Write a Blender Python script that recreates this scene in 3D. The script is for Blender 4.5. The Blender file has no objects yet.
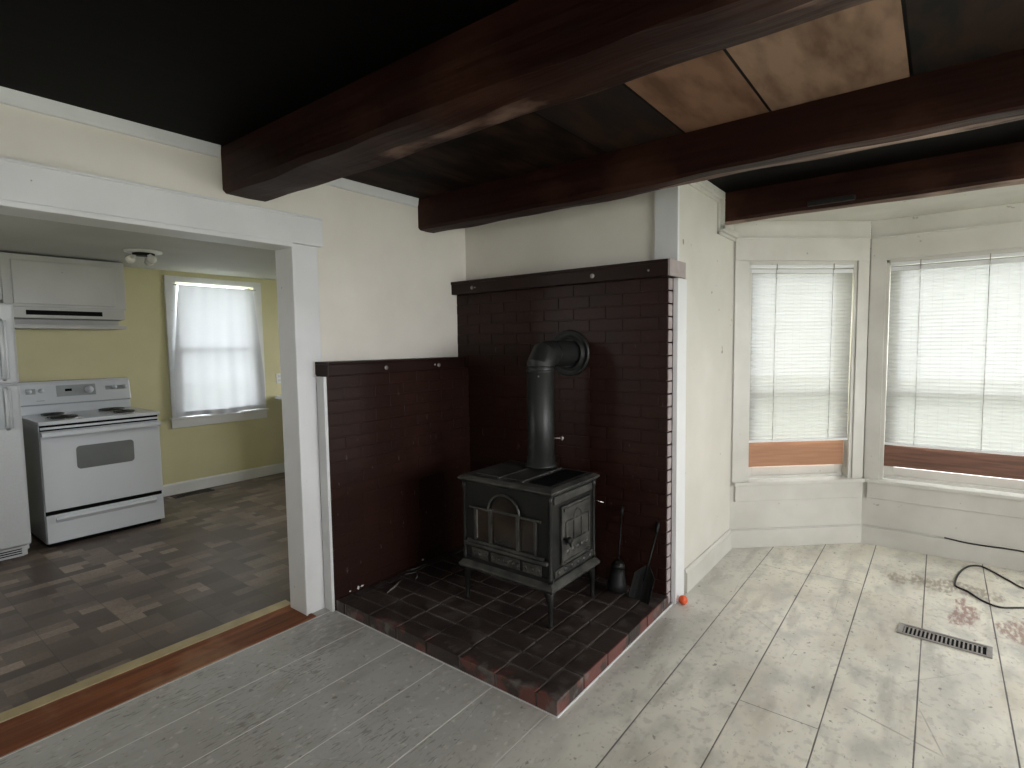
import bpy, bmesh, math, random
from mathutils import Vector, Matrix
random.seed(7)
C = bpy.context.scene.collection
S = bpy.context.scene
sin, cos, PI = math.sin, math.cos, math.pi
# ------------------------------------------------------------------ camera
CAM = Vector((2.521, -2.765, 1.418))
yaw, pit, rol = math.radians(37.87), math.radians(-4.13), math.radians(-0.76)
fw = Vector((-sin(yaw)*cos(pit), cos(yaw)*cos(pit), sin(pit)))
rt = Vector((cos(yaw), sin(yaw), 0)); up = rt.cross(fw)
rt2 = rt*cos(rol) + up*sin(rol); up2 = up*cos(rol) - rt*sin(rol)
cd = bpy.data.cameras.new('camera'); cd.sensor_width = 36; cd.lens = 550.64/1024*36; cd.clip_start = .05
co = bpy.data.objects.new('camera', cd); C.objects.link(co)
M = Matrix((rt2, up2, -fw)).transposed().to_4x4(); M.translation = CAM
co.matrix_world = M; S.camera = co
# ------------------------------------------------------------------ light
wd = bpy.data.worlds.new('overcast_sky'); S.world = wd; wd.use_nodes = True
nt = wd.node_tree; bg = nt.nodes['Background']
tc = nt.nodes.new('ShaderNodeTexCoord'); nz = nt.nodes.new('ShaderNodeTexNoise'); nz.inputs['Scale'].default_value = 2.5
cr = nt.nodes.new('ShaderNodeValToRGB')
cr.color_ramp.elements[0].color = (.88, .90, .94, 1); cr.color_ramp.elements[0].position = .3
cr.color_ramp.elements[1].color = (1, .985, .96, 1); cr.color_ramp.elements[1].position = .7
nt.links.new(tc.outputs['Generated'], nz.inputs['Vector']); nt.links.new(nz.outputs['Fac'], cr.inputs['Fac'])
nt.links.new(cr.outputs['Color'], bg.inputs['Color']); bg.inputs['Strength'].default_value = 4.0
def portal(name, loc, rot, sx, sy):
    l = bpy.data.lights.new(name, 'AREA'); l.shape = 'RECTANGLE'; l.size = sx; l.size_y = sy
    l.cycles.is_portal = True
    o = bpy.data.objects.new(name, l); C.objects.link(o); o.location = loc; o.rotation_euler = rot
S.view_settings.view_transform = 'Standard'; S.view_settings.look = 'None'
S.view_settings.gamma = 1; S.view_settings.use_curve_mapping = False
S.view_settings.exposure = 2.0
# portals look into the room through each opening
BL = .958; BA = math.radians(42.62)
portal('bay_middle_daylight', (2.885, 1.80, 1.2), (-PI/2, 0, 0), 1.35, 1.5)
portal('bay_left_daylight', (1.418+.5*.705-.06, 1.062+.5*.649+.07, 1.2), (-PI/2, 0, BA), .76, 1.5)
portal('bay_right_daylight', (4.35-.5*.705+.06, 1.062+.5*.649+.07, 1.2), (-PI/2, 0, -BA), .76, 1.5)
portal('kitchen_window_daylight', (-3.44, -.13, 1.4), (0, -PI/2, 0), 1.3, .76)
portal('added_rear_daylight', (3.6, -5.05, 1.5), (PI/2, 0, 0), .8, .8)  # unseen rear and side openings, added to raise the room's daylight
portal('added_side_daylight', (5.25, -1.3, 1.5), (0, PI/2, 0), 1.1, 2.6)
portal('added_kitchen_end_daylight', (-1.5, 2.55, 1.45), (-PI/2, 0, 0), 1.0, 1.1)  # unseen kitchen openings, added to brighten the kitchen
portal('added_kitchen_rear_daylight', (-1.5, -3.65, 1.6), (PI/2, 0, 0), .6, .6)
# ------------------------------------------------------------------ materials
def N(nt, t, **kw):
    n = nt.nodes.new('ShaderNode'+t)
    for k, v in kw.items():
        if k in n.inputs.keys(): n.inputs[k].default_value = v
        else: setattr(n, k, v)
    return n
def newmat(name):
    m = bpy.data.materials.new(name); m.use_nodes = True
    return m, m.node_tree, m.node_tree.nodes['Principled BSDF']
def c4(c): return (c[0], c[1], c[2], 1)
def mathn(nt, op, a, b=None, c=None):
    n = nt.nodes.new('ShaderNodeMath'); n.operation = op
    for i, v in enumerate((a, b, c)):
        if v is None: continue
        if isinstance(v, (int, float)): n.inputs[i].default_value = v
        else: nt.links.new(v, n.inputs[i])
    return n.outputs[0]
def mixc(nt, f, a, b):
    n = nt.nodes.new('ShaderNodeMix'); n.data_type = 'RGBA'
    if isinstance(f, (int, float)): n.inputs[0].default_value = f
    else: nt.links.new(f, n.inputs[0])
    for i, v in ((6, a), (7, b)):
        if isinstance(v, tuple): n.inputs[i].default_value = c4(v)
        else: nt.links.new(v, n.inputs[i])
    return n.outputs[2]
def ramp(nt, v, lo, hi):
    n = nt.nodes.new('ShaderNodeMapRange'); n.inputs[1].default_value = lo; n.inputs[2].default_value = hi
    nt.links.new(v, n.inputs[0]); return n.outputs[0]
def noise(nt, vec, scale, detail=4, sc=(1, 1, 1), off=(0, 0, 0)):
    mp = nt.nodes.new('ShaderNodeMapping'); mp.inputs['Scale'].default_value = sc; mp.inputs['Location'].default_value = off
    nt.links.new(vec, mp.inputs['Vector'])
    n = nt.nodes.new('ShaderNodeTexNoise'); n.inputs['Scale'].default_value = scale; n.inputs['Detail'].default_value = detail
    nt.links.new(mp.outputs[0], n.inputs['Vector']); return n.outputs['Fac']
def objco(nt): return nt.nodes.new('ShaderNodeTexCoord').outputs['Object']
def bump(nt, b, h, st=.3, dist=.01):
    n = nt.nodes.new('ShaderNodeBump'); n.inputs['Strength'].default_value = st; n.inputs['Distance'].default_value = dist
    nt.links.new(h, n.inputs['Height']); nt.links.new(n.outputs[0], b.inputs['Normal'])
def mat(name, col, rough=.5, metal=0, col2=None, scale=8, sc=(1, 1, 1), bst=0, bdist=.003, lo=.35, hi=.65, spec=.5, specks=None):
    m, nt, b = newmat(name)
    b.inputs['Roughness'].default_value = rough; b.inputs['Metallic'].default_value = metal
    b.inputs['Specular IOR Level'].default_value = spec
    v = objco(nt); f = noise(nt, v, scale, 5, sc)
    col2 = col2 or tuple(x*.88 for x in col)
    o = mixc(nt, ramp(nt, f, lo, hi), col, col2)
    if specks:
        s = noise(nt, v, specks[1], 2, off=(3, 5, 1)); o = mixc(nt, ramp(nt, s, specks[2], specks[2]+.03), o, specks[0])
    nt.links.new(o, b.inputs['Base Color'])
    if bst: bump(nt, b, f, bst, bdist)
    return m
PL = mat('aged_plaster', (.76, .725, .66), .6, col2=(.69, .655, .59), scale=2.2, bst=.25, bdist=.01)
PLW = mat('cream_wall_paint', (.62, .60, .545), .5, col2=(.56, .54, .48), scale=2.5, bst=.15, bdist=.006, specks=((.25, .22, .18), 16, .735))
TRIM = mat('white_trim_paint', (.70, .705, .71), .4, col2=(.65, .655, .66), scale=4, bst=.08, specks=((.4, .38, .35), 30, .76))
TRIM2 = mat('bay_trim_paint', (.57, .555, .51), .4, col2=(.50, .485, .44), scale=4, bst=.08, specks=((.33, .31, .28), 22, .74))
YEL = mat('pale_yellow_wall_paint', (.62, .585, .36), .6, col2=(.56, .53, .32), scale=2, bst=.1, specks=((.4, .36, .2), 12, .76))
KCEIL = mat('kitchen_ceiling_paint', (.50, .50, .48), .7, col2=(.45, .45, .43), scale=2)
WHITE = mat('white_enamel', (.56, .59, .63), .22, col2=(.54, .57, .61), scale=3)
FRID = mat('fridge_textured_enamel', (.45, .47, .485), .35, col2=(.42, .44, .455), scale=140, bst=.2, bdist=.001)
CABW = mat('cabinet_paint', (.50, .50, .49), .45, col2=(.46, .46, .45), scale=4)
GREYG = mat('oven_window_glass', (.13, .14, .14), .12, col2=(.16, .17, .17), scale=3)
PANELG = mat('grey_control_panel', (.30, .33, .34), .3)
BLACK = mat('black_gap', (.004, .004, .004), .7, spec=.08)
IRON = mat('black_cast_iron', (.0065, .0066, .006), .42, 0, col2=(.010, .010, .0095), scale=9, bst=.3, bdist=.002, spec=.3)
IRON2 = mat('worn_stove_iron', (.060, .058, .052), .4, 0, col2=(.016, .016, .015), scale=14, bst=.4, bdist=.002, spec=.45)
PIPE = mat('black_stovepipe_steel', (.012, .013, .012), .42, 0, col2=(.018, .019, .018), scale=5, spec=.35)
SOOT = mat('sooty_stove_glass', (.040, .028, .019), .15, col2=(.012, .010, .009), scale=6, spec=.3)
DKTOOL = mat('blackened_tool_steel', (.007, .007, .007), .55, spec=.25)
CHROME = mat('chrome', (.55, .55, .55), .2, 1)
DARKC = mat('burner_coil', (.02, .02, .02), .4)
ORANGE = mat('orange_rubber', (.75, .11, .03), .45)
CORD = mat('black_rubber_cord', (.015, .013, .012), .5)
REG = mat('aged_register_metal', (.33, .31, .29), .42, .3, col2=(.23, .21, .19), scale=25)
BOARDT = mat('tan_board', (.38, .185, .095), .5, col2=(.32, .15, .075), scale=5, sc=(1, 1, 14))
BOARDD = mat('brown_stained_board', (.17, .078, .048), .45, col2=(.10, .046, .030), scale=5, sc=(1, 1, 14))
CAPM = mat('brown_painted_board', (.020, .008, .0055), .45, col2=(.015, .006, .0045), scale=5, bst=.15, spec=.22)
STRIPY = mat('yellowed_threshold_strip', (.42, .34, .19), .45, col2=(.34, .27, .14), scale=10)
MAUVE = mat('window_lit_mauve', (.36, .31, .305), .4, col2=(.30, .25, .245), scale=20)  # pale mauve puts reflected window light on the tall panel's end
TILEOUT = mat('grey_winter_ground', (.5, .52, .46), .9, col2=(.33, .36, .28), scale=1.5)
BULB = mat('frosted_glass_shade', (.75, .74, .70), .25)

def painted_brick():
    m, nt, b = newmat('brown_painted_brick'); v = objco(nt)
    f = noise(nt, v, 6, 5)
    o = mixc(nt, ramp(nt, f, .35, .65), (.024, .0085, .0055), (.018, .0065, .0045))
    s = noise(nt, v, 42, 2, (1, 1, .3)); o = mixc(nt, mathn(nt, 'MULTIPLY', ramp(nt, s, .70, .74), .45), o, (.16, .12, .10))
    nt.links.new(o, b.inputs['Base Color']); b.inputs['Roughness'].default_value = .42
    b.inputs['Specular IOR Level'].default_value = .22
    bump(nt, b, noise(nt, v, 60, 4), .35, .004); return m
BRICK = painted_brick()
def hearth_brick():
    m, nt, b = newmat('worn_hearth_brick'); v = objco(nt)
    f = noise(nt, v, 9, 6)
    o = mixc(nt, ramp(nt, f, .35, .65), (.046, .032, .027), (.024, .016, .014))
    # red brick showing where the dark paint has rubbed off the outer rim
    sx = nt.nodes.new('ShaderNodeSeparateXYZ'); nt.links.new(v, sx.inputs[0])
    rim = mathn(nt, 'MAXIMUM', ramp(nt, sx.outputs[0], .698, .706), ramp(nt, mathn(nt, 'MULTIPLY', sx.outputs[1], -1), .48, .54))
    w = ramp(nt, mathn(nt, 'ADD', noise(nt, v, 8, 6, off=(2, 1, 0)), mathn(nt, 'MULTIPLY', ramp(nt, sx.outputs[0], .1, .7), .10)), .54, .60)
    o = mixc(nt, mathn(nt, 'MULTIPLY', rim, w), o, (.125, .045, .037))
    g = ramp(nt, noise(nt, v, 12, 6, off=(7, 1, 0)), .54, .64); o = mixc(nt, mathn(nt, 'MULTIPLY', g, mathn(nt, 'ADD', .25, mathn(nt, 'MULTIPLY', rim, .5))), o, (.15, .135, .12))
    nt.links.new(o, b.inputs['Base Color']); b.inputs['Roughness'].default_value = .48
    bump(nt, b, noise(nt, v, 70, 4), .6, .004); return m
HBRICK = hearth_brick()
MORT = mat('grey_mortar', (.17, .155, .14), .8, col2=(.04, .035, .03), scale=6, bst=.5)

def floor_mat():
    m, nt, b = newmat('worn_painted_floorboards'); v = objco(nt)
    sx = nt.nodes.new('ShaderNodeSeparateXYZ'); nt.links.new(v, sx.inputs[0]); X, Y = sx.outputs[0], sx.outputs[1]
    u = mathn(nt, 'DIVIDE', mathn(nt, 'SUBTRACT', X, .26), .2795)
    idx = mathn(nt, 'FLOOR', u); fr = mathn(nt, 'FRACT', u)
    d = mathn(nt, 'MINIMUM', fr, mathn(nt, 'SUBTRACT', 1, fr))
    wob = mathn(nt, 'MULTIPLY', mathn(nt, 'SUBTRACT', noise(nt, v, 5, 3), .5), .012)
    d2 = mathn(nt, 'ADD', d, wob)
    seam = mathn(nt, 'SUBTRACT', 1, ramp(nt, mathn(nt, 'ABSOLUTE', d2), .007, .012))
    def cross(i, y):
        a = mathn(nt, 'COMPARE', idx, float(i), .1)
        q = mathn(nt, 'LESS_THAN', mathn(nt, 'ABSOLUTE', mathn(nt, 'SUBTRACT', Y, y)), .0018)
        return mathn(nt, 'MULTIPLY', a, q)
    cs = mathn(nt, 'MAXIMUM', cross(6, -.575), cross(5, .89)); cs = mathn(nt, 'MAXIMUM', cs, cross(6, .93)); cs = mathn(nt, 'MAXIMUM', cs, cross(3, -2.6))
    wn = nt.nodes.new('ShaderNodeTexWhiteNoise'); wn.noise_dimensions = '1D'; nt.links.new(idx, wn.inputs['W'])
    base = mixc(nt, wn.outputs['Value'], (.80, .765, .655), (.76, .72, .61))
    base = mixc(nt, ramp(nt, X, 1.8, 1.2), base, (.47, .465, .44))
    # broad soiling
    base = mixc(nt, mathn(nt, 'MULTIPLY', ramp(nt, noise(nt, v, 2.2, 6, (1, .6, 1)), .45, .72), .6), base, (.34, .32, .275))
    # scuffs along the grain, densest in the traffic area by the doorway
    near = mathn(nt, 'MULTIPLY', ramp(nt, X, 2.3, .6), ramp(nt, Y, -1.0, -1.5))
    st = noise(nt, v, 34, 6, (3.2, .55, 1)); blot = noise(nt, v, 3.5, 5, off=(3, 8, 0))
    thr = mathn(nt, 'ADD', st, mathn(nt, 'MULTIPLY', near, mathn(nt, 'MULTIPLY', ramp(nt, blot, .35, .65), .17)))
    wear = ramp(nt, thr, .66, .74)
    grey = ramp(nt, noise(nt, v, 6, 6, (1.3, .8, 1), (1, 6, 0)), .48, .66)
    sm = ramp(nt, noise(nt, v, 5, 8, (2.2, .45, 1), (21, 3, 0)), .56, .68)
    base = mixc(nt, mathn(nt, 'MULTIPLY', sm, .4), base, (.30, .27, .22))
    base = mixc(nt, mathn(nt, 'MULTIPLY', grey, .5), base, (.36, .355, .32))
    crk = ramp(nt, mathn(nt, 'MULTIPLY', noise(nt, v, 38, 9, (1, .8, 1), (2, 2, 0)), mathn(nt, 'ADD', .75, mathn(nt, 'MULTIPLY', noise(nt, v, 2.6, 3, off=(5, 1, 0)), .5))), .555, .64)
    base = mixc(nt, mathn(nt, 'MULTIPLY', crk, .34), base, (.34, .31, .26))
    tan = ramp(nt, noise(nt, v, 3.1, 5, (1, .6, 1), (11, 4, 0)), .50, .66)
    base = mixc(nt, mathn(nt, 'MULTIPLY', mathn(nt, 'MULTIPLY', tan, ramp(nt, X, 1.5, 2.0)), .45), base, (.56, .49, .37))
    vo = nt.nodes.new('ShaderNodeTexVoronoi'); vo.feature = 'DISTANCE_TO_EDGE'; vo.inputs['Scale'].default_value = 1.15
    wv = nt.nodes.new('ShaderNodeMapping'); wv.inputs['Scale'].default_value = (1.3, .7, .01); nt.links.new(v, wv.inputs[0]); nt.links.new(wv.outputs[0], vo.inputs['Vector'])
    scr = mathn(nt, 'MULTIPLY', mathn(nt, 'LESS_THAN', vo.outputs['Distance'], .0018), ramp(nt, noise(nt, v, 2.5, 3, off=(8, 3, 0)), .5, .6))
    base = mixc(nt, mathn(nt, 'MULTIPLY', scr, .5), base, (.22, .19, .15))
    base = mixc(nt, mathn(nt, 'MULTIPLY', wear, .60), base, (.19, .165, .135))
    # chips and fine dents
    ch = ramp(nt, noise(nt, v, 34, 3, (1, .8, 1), (4, 2, 0)), .66, .71)
    base = mixc(nt, mathn(nt, 'MULTIPLY', ch, .75), base, (.20, .17, .14))
    ch2 = ramp(nt, noise(nt, v, 28, 5, (1.2, .8, 1), (9, 2, 0)), .60, .67)
    base = mixc(nt, mathn(nt, 'MULTIPLY', ch2, .6), base, (.63, .62, .58))
    # bare reddish and brown patches
    def patch(x, y, rx, ry, n_off, col, base, k=.8, sc=13):
        ax = mathn(nt, 'POWER', mathn(nt, 'DIVIDE', mathn(nt, 'SUBTRACT', X, x), rx), 2.0)
        ay = mathn(nt, 'POWER', mathn(nt, 'ABSOLUTE', mathn(nt, 'DIVIDE', mathn(nt, 'SUBTRACT', Y, y), ry)), 2.0)
        g = ramp(nt, mathn(nt, 'ADD', mathn(nt, 'ADD', ax, ay), mathn(nt, 'MULTIPLY', mathn(nt, 'SUBTRACT', noise(nt, v, sc, 5, (1, .4, 1), (n_off, 0, 0)), .5), 6.0)), 1.1, .5)
        g = mathn(nt, 'MULTIPLY', g, ramp(nt, noise(nt, v, 26, 7, (2.2, .7, 1), (n_off*3, 2, 0)), .36, .56)); return mixc(nt, mathn(nt, 'MULTIPLY', g, k), base, col)
    base = patch(2.67, .80, .075, .19, 1, (.25, .10, .075), base)
    base = patch(2.86, .78, .07, .15, 2, (.27, .14, .105), base)
    base = patch(3.02, .62, .10, .18, 3, (.27, .14, .105), base)
    base = patch(2.62, 1.16, .28, .10, 4, (.27, .22, .16), base, .75)
    base = patch(2.43, 1.12, .08, .10, 5, (.24, .20, .15), base, .7)
    base = patch(3.0, 1.45, .2, .08, 6, (.25, .2, .15), base, .7)
    base = patch(.15, -1.25, .25, .16, 7, (.26, .24, .215), base, .6, 6)
    seamc = mixc(nt, ramp(nt, X, 1.2, 1.7), (.78, .77, .72), (.09, .075, .06))
    o = mixc(nt, seam, base, seamc)
    o = mixc(nt, mathn(nt, 'MULTIPLY', cs, .8), o, (.08, .065, .05))
    nt.links.new(o, b.inputs['Base Color'])
    r = mathn(nt, 'ADD', .34, mathn(nt, 'MULTIPLY', wear, .25)); nt.links.new(r, b.inputs['Roughness'])
    h = mathn(nt, 'SUBTRACT', mathn(nt, 'MULTIPLY', noise(nt, v, 30, 5, (1, .7, 1)), .22), mathn(nt, 'ADD', mathn(nt, 'MULTIPLY', ch, .3), seam))
    bump(nt, b, h, .5, .003)
    return m
FLOOR = floor_mat()

def vinyl_mat():
    m, nt, b = newmat('parquet_pattern_vinyl'); v = objco(nt)
    sx = nt.nodes.new('ShaderNodeSeparateXYZ'); nt.links.new(v, sx.inputs[0]); X, Y = sx.outputs[0], sx.outputs[1]
    T = .305
    def wnz(x, y, w):
        cb = nt.nodes.new('ShaderNodeCombineXYZ'); nt.links.new(x, cb.inputs[0]); nt.links.new(y, cb.inputs[1]); cb.inputs[2].default_value = w
        n = nt.nodes.new('ShaderNodeTexWhiteNoise'); nt.links.new(cb.outputs[0], n.inputs['Vector']); return n.outputs['Value']
    tx = mathn(nt, 'FLOOR', mathn(nt, 'DIVIDE', X, T)); ty = mathn(nt, 'FLOOR', mathn(nt, 'DIVIDE', Y, T))
    # bricks laid along y, every fourth block crosswise
    ix = mathn(nt, 'FLOOR', mathn(nt, 'DIVIDE', X, T/4)); 
    iy = mathn(nt, 'FLOOR', mathn(nt, 'ADD', mathn(nt, 'DIVIDE', Y, T/1.5), mathn(nt, 'MULTIPLY', ix, .5)))
    a = wnz(ix, iy, 1.0)
    bx = mathn(nt, 'FLOOR', mathn(nt, 'DIVIDE', X, T/2)); by = mathn(nt, 'FLOOR', mathn(nt, 'DIVIDE', Y, T/2))
    blk = wnz(bx, by, 2.0); whole = mathn(nt, 'GREATER_THAN', blk, .72)
    fac = mathn(nt, 'ADD', mathn(nt, 'MULTIPLY', a, mathn(nt, 'SUBTRACT', 1, whole)), mathn(nt, 'MULTIPLY', mathn(nt, 'MULTIPLY', mathn(nt, 'SUBTRACT', blk, .72), 2.4), whole))
    fac = mathn(nt, 'POWER', fac, 1.5)
    fac = mathn(nt, 'MULTIPLY', fac, ramp(nt, noise(nt, v, 1.4, 3), .25, .6))
    col = mixc(nt, fac, (.072, .052, .042), (.30, .24, .19))
    col = mixc(nt, mathn(nt, 'MULTIPLY', ramp(nt, noise(nt, v, 60, 4), .4, .7), .35), col, (.06, .045, .036))
    frx = mathn(nt, 'FRACT', mathn(nt, 'DIVIDE', X, T)); fry = mathn(nt, 'FRACT', mathn(nt, 'DIVIDE', Y, T))
    sm = mathn(nt, 'LESS_THAN', mathn(nt, 'MINIMUM', frx, fry), .012)
    col = mixc(nt, mathn(nt, 'MULTIPLY', sm, .6), col, (.035, .027, .022))
    nt.links.new(col, b.inputs['Base Color']); b.inputs['Roughness'].default_value = .42
    bump(nt, b, noise(nt, v, 18, 3), .12, .004); return m
VINYL = vinyl_mat()

def dark_wood(name, c1, c2, axis=0, rough=.42, worn=None):
    m, nt, b = newmat(name); v = objco(nt)
    sc = [14, 14, 14]; sc[axis] = 1.1
    f = noise(nt, v, 1.6, 8, tuple(sc)); g = noise(nt, v, 2.5, 5)
    b.inputs['Specular IOR Level'].default_value = .12
    o = mixc(nt, ramp(nt, f, .35, .68), c1, c2)
    o = mixc(nt, mathn(nt, 'MULTIPLY', ramp(nt, g, .45, .7), .5), o, tuple(x*.5 for x in c1))
    if worn:
        w = ramp(nt, noise(nt, v, 3.4, 6, (.7 if axis == 0 else 1, 1, 1), (1, 9, 4)), .52, .66)
        o = mixc(nt, mathn(nt, 'MULTIPLY', w, worn[1]), o, worn[0])
    nt.links.new(o, b.inputs['Base Color']); b.inputs['Roughness'].default_value = rough
    bump(nt, b, f, .6, .01); return m
BEAM = dark_wood('hewn_dark_stained_beam', (.026, .0085, .0055), (.014, .0052, .0036), 0, .5, ((.060, .024, .015), .6))
RAWLIT = dark_wood('raw_lit_beam_edge', (.15, .088, .064), (.035, .017, .012), 0, .5, ((.42, .30, .24), .85))  # raw wood edge, lightened to carry the window highlight on the beams
WORNLIT = dark_wood('worn_lit_beam_underside', (.040, .016, .011), (.018, .008, .006), 0, .55, ((.30, .20, .155), .75))  # worn underside with a highlight along the beam put into its colour
THRESH = dark_wood('worn_oak_threshold', (.24, .085, .035), (.12, .042, .018), 1, .45, ((.42, .26, .15), .35))
def ceil_mat():
    m, nt, b = newmat('dark_ceiling_boards'); v = objco(nt)
    sx = nt.nodes.new('ShaderNodeSeparateXYZ'); nt.links.new(v, sx.inputs[0]); X, Y = sx.outputs[0], sx.outputs[1]
    bands = [(.42, (.006, .004, .003)), (.85, (.008, .006, .005)), (1.22, (.018, .015, .014)), (1.605, (.21, .12, .078)), (1.955, (.27, .175, .122)), (2.41, (.014, .0135, .0135)), (2.8, (.012, .008, .006)), (3.3, (.014, .009, .006))]
    rp = mixc(nt, 0.0, (.005, .003, .0025), (0, 0, 0))
    for x, c in bands: rp = mixc(nt, mathn(nt, 'GREATER_THAN', X, x), rp, c)
    # the lighter boards run only between the middle beams
    strip = mathn(nt, 'MULTIPLY', mathn(nt, 'GREATER_THAN', Y, -1.42), mathn(nt, 'LESS_THAN', Y, -.30))
    col = mixc(nt, strip, (.0022, .0016, .0012), rp)
    n1 = noise(nt, v, 5, 7, (2.4, .7, 1)); col = mixc(nt, mathn(nt, 'MULTIPLY', mathn(nt, 'MULTIPLY', ramp(nt, n1, .42, .68), .65), strip), col, (.050, .025, .015))
    def line(x):
        return mathn(nt, 'LESS_THAN', mathn(nt, 'ABSOLUTE', mathn(nt, 'SUBTRACT', X, x)), .005)
    L = line(.42)
    for x in (.85, 1.22, 1.605, 1.955, 2.41, 2.8, 3.3, 3.8): L = mathn(nt, 'MAXIMUM', L, line(x))
    col = mixc(nt, L, col, (.004, .003, .003))
    nt.links.new(col, b.inputs['Base Color']); b.inputs['Roughness'].default_value = .6; b.inputs['Specular IOR Level'].default_value = .05
    bump(nt, b, n1, .4, .004); return m
CEIL = ceil_mat()

def shade_mat(name, col, tr, tint, cords=True, face=(.78, .77, .73), dif=.35):
    m, nt, b = newmat(name); nt.nodes.remove(b); out = nt.nodes['Material Output']; v = objco(nt)
    sx = nt.nodes.new('ShaderNodeSeparateXYZ'); nt.links.new(v, sx.inputs[0])
    ns = noise(nt, v, 40, 4, (.35, .35, 3.2))
    c = mixc(nt, ramp(nt, ns, .38, .66), col, tuple(x*.86 for x in col))
    if cords:
        fr = mathn(nt, 'FRACT', mathn(nt, 'DIVIDE', sx.outputs[0], .052))
        ln = mathn(nt, 'LESS_THAN', fr, .10)
        brk = ramp(nt, noise(nt, v, 30, 3, off=(5, 5, 5)), .40, .55)
        c = mixc(nt, mathn(nt, 'MULTIPLY', mathn(nt, 'MULTIPLY', ln, brk), .5), c, (.055, .055, .055))
        sp = ramp(nt, noise(nt, v, 55, 2, (1, 1, 1.3), (1, 2, 3)), .67, .72)
        c = mixc(nt, mathn(nt, 'MULTIPLY', sp, .45), c, (.05, .05, .055))
    tl = nt.nodes.new('ShaderNodeBsdfTranslucent'); df = nt.nodes.new('ShaderNodeBsdfDiffuse'); tp = nt.nodes.new('ShaderNodeBsdfTransparent')
    nt.links.new(c, tl.inputs[0]); df.inputs[0].default_value = c4(face); tp.inputs[0].default_value = c4(tint)
    m1 = nt.nodes.new('ShaderNodeMixShader'); m1.inputs[0].default_value = dif; nt.links.new(tl.outputs[0], m1.inputs[1]); nt.links.new(df.outputs[0], m1.inputs[2])
    m2 = nt.nodes.new('ShaderNodeMixShader'); m2.inputs[0].default_value = tr
    nt.links.new(m1.outputs[0], m2.inputs[1]); nt.links.new(tp.outputs[0], m2.inputs[2])
    nt.links.new(m2.outputs[0], out.inputs[0]); return m
SHADE = shade_mat('white_woven_shade', (.122, .121, .113), .05, (.31, .32, .34))
CURT = shade_mat('thin_white_cotton', (.17, .176, .19), .05, (.3, .3, .32), False, (.86, .88, .94), .62)
def glass_mat():
    m, nt, b = newmat('window_glass'); nt.nodes.remove(b); out = nt.nodes['Material Output']
    tp = nt.nodes.new('ShaderNodeBsdfTransparent'); tp.inputs[0].default_value = (.95, .97, .97, 1)
    gl = nt.nodes.new('ShaderNodeBsdfGlossy'); gl.inputs['Roughness'].default_value = .02
    mx = nt.nodes.new('ShaderNodeMixShader'); mx.inputs[0].default_value = .06
    nt.links.new(tp.outputs[0], mx.inputs[1]); nt.links.new(gl.outputs[0], mx.inputs[2]); nt.links.new(mx.outputs[0], out.inputs[0]); return m
GLASS = glass_mat()
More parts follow.
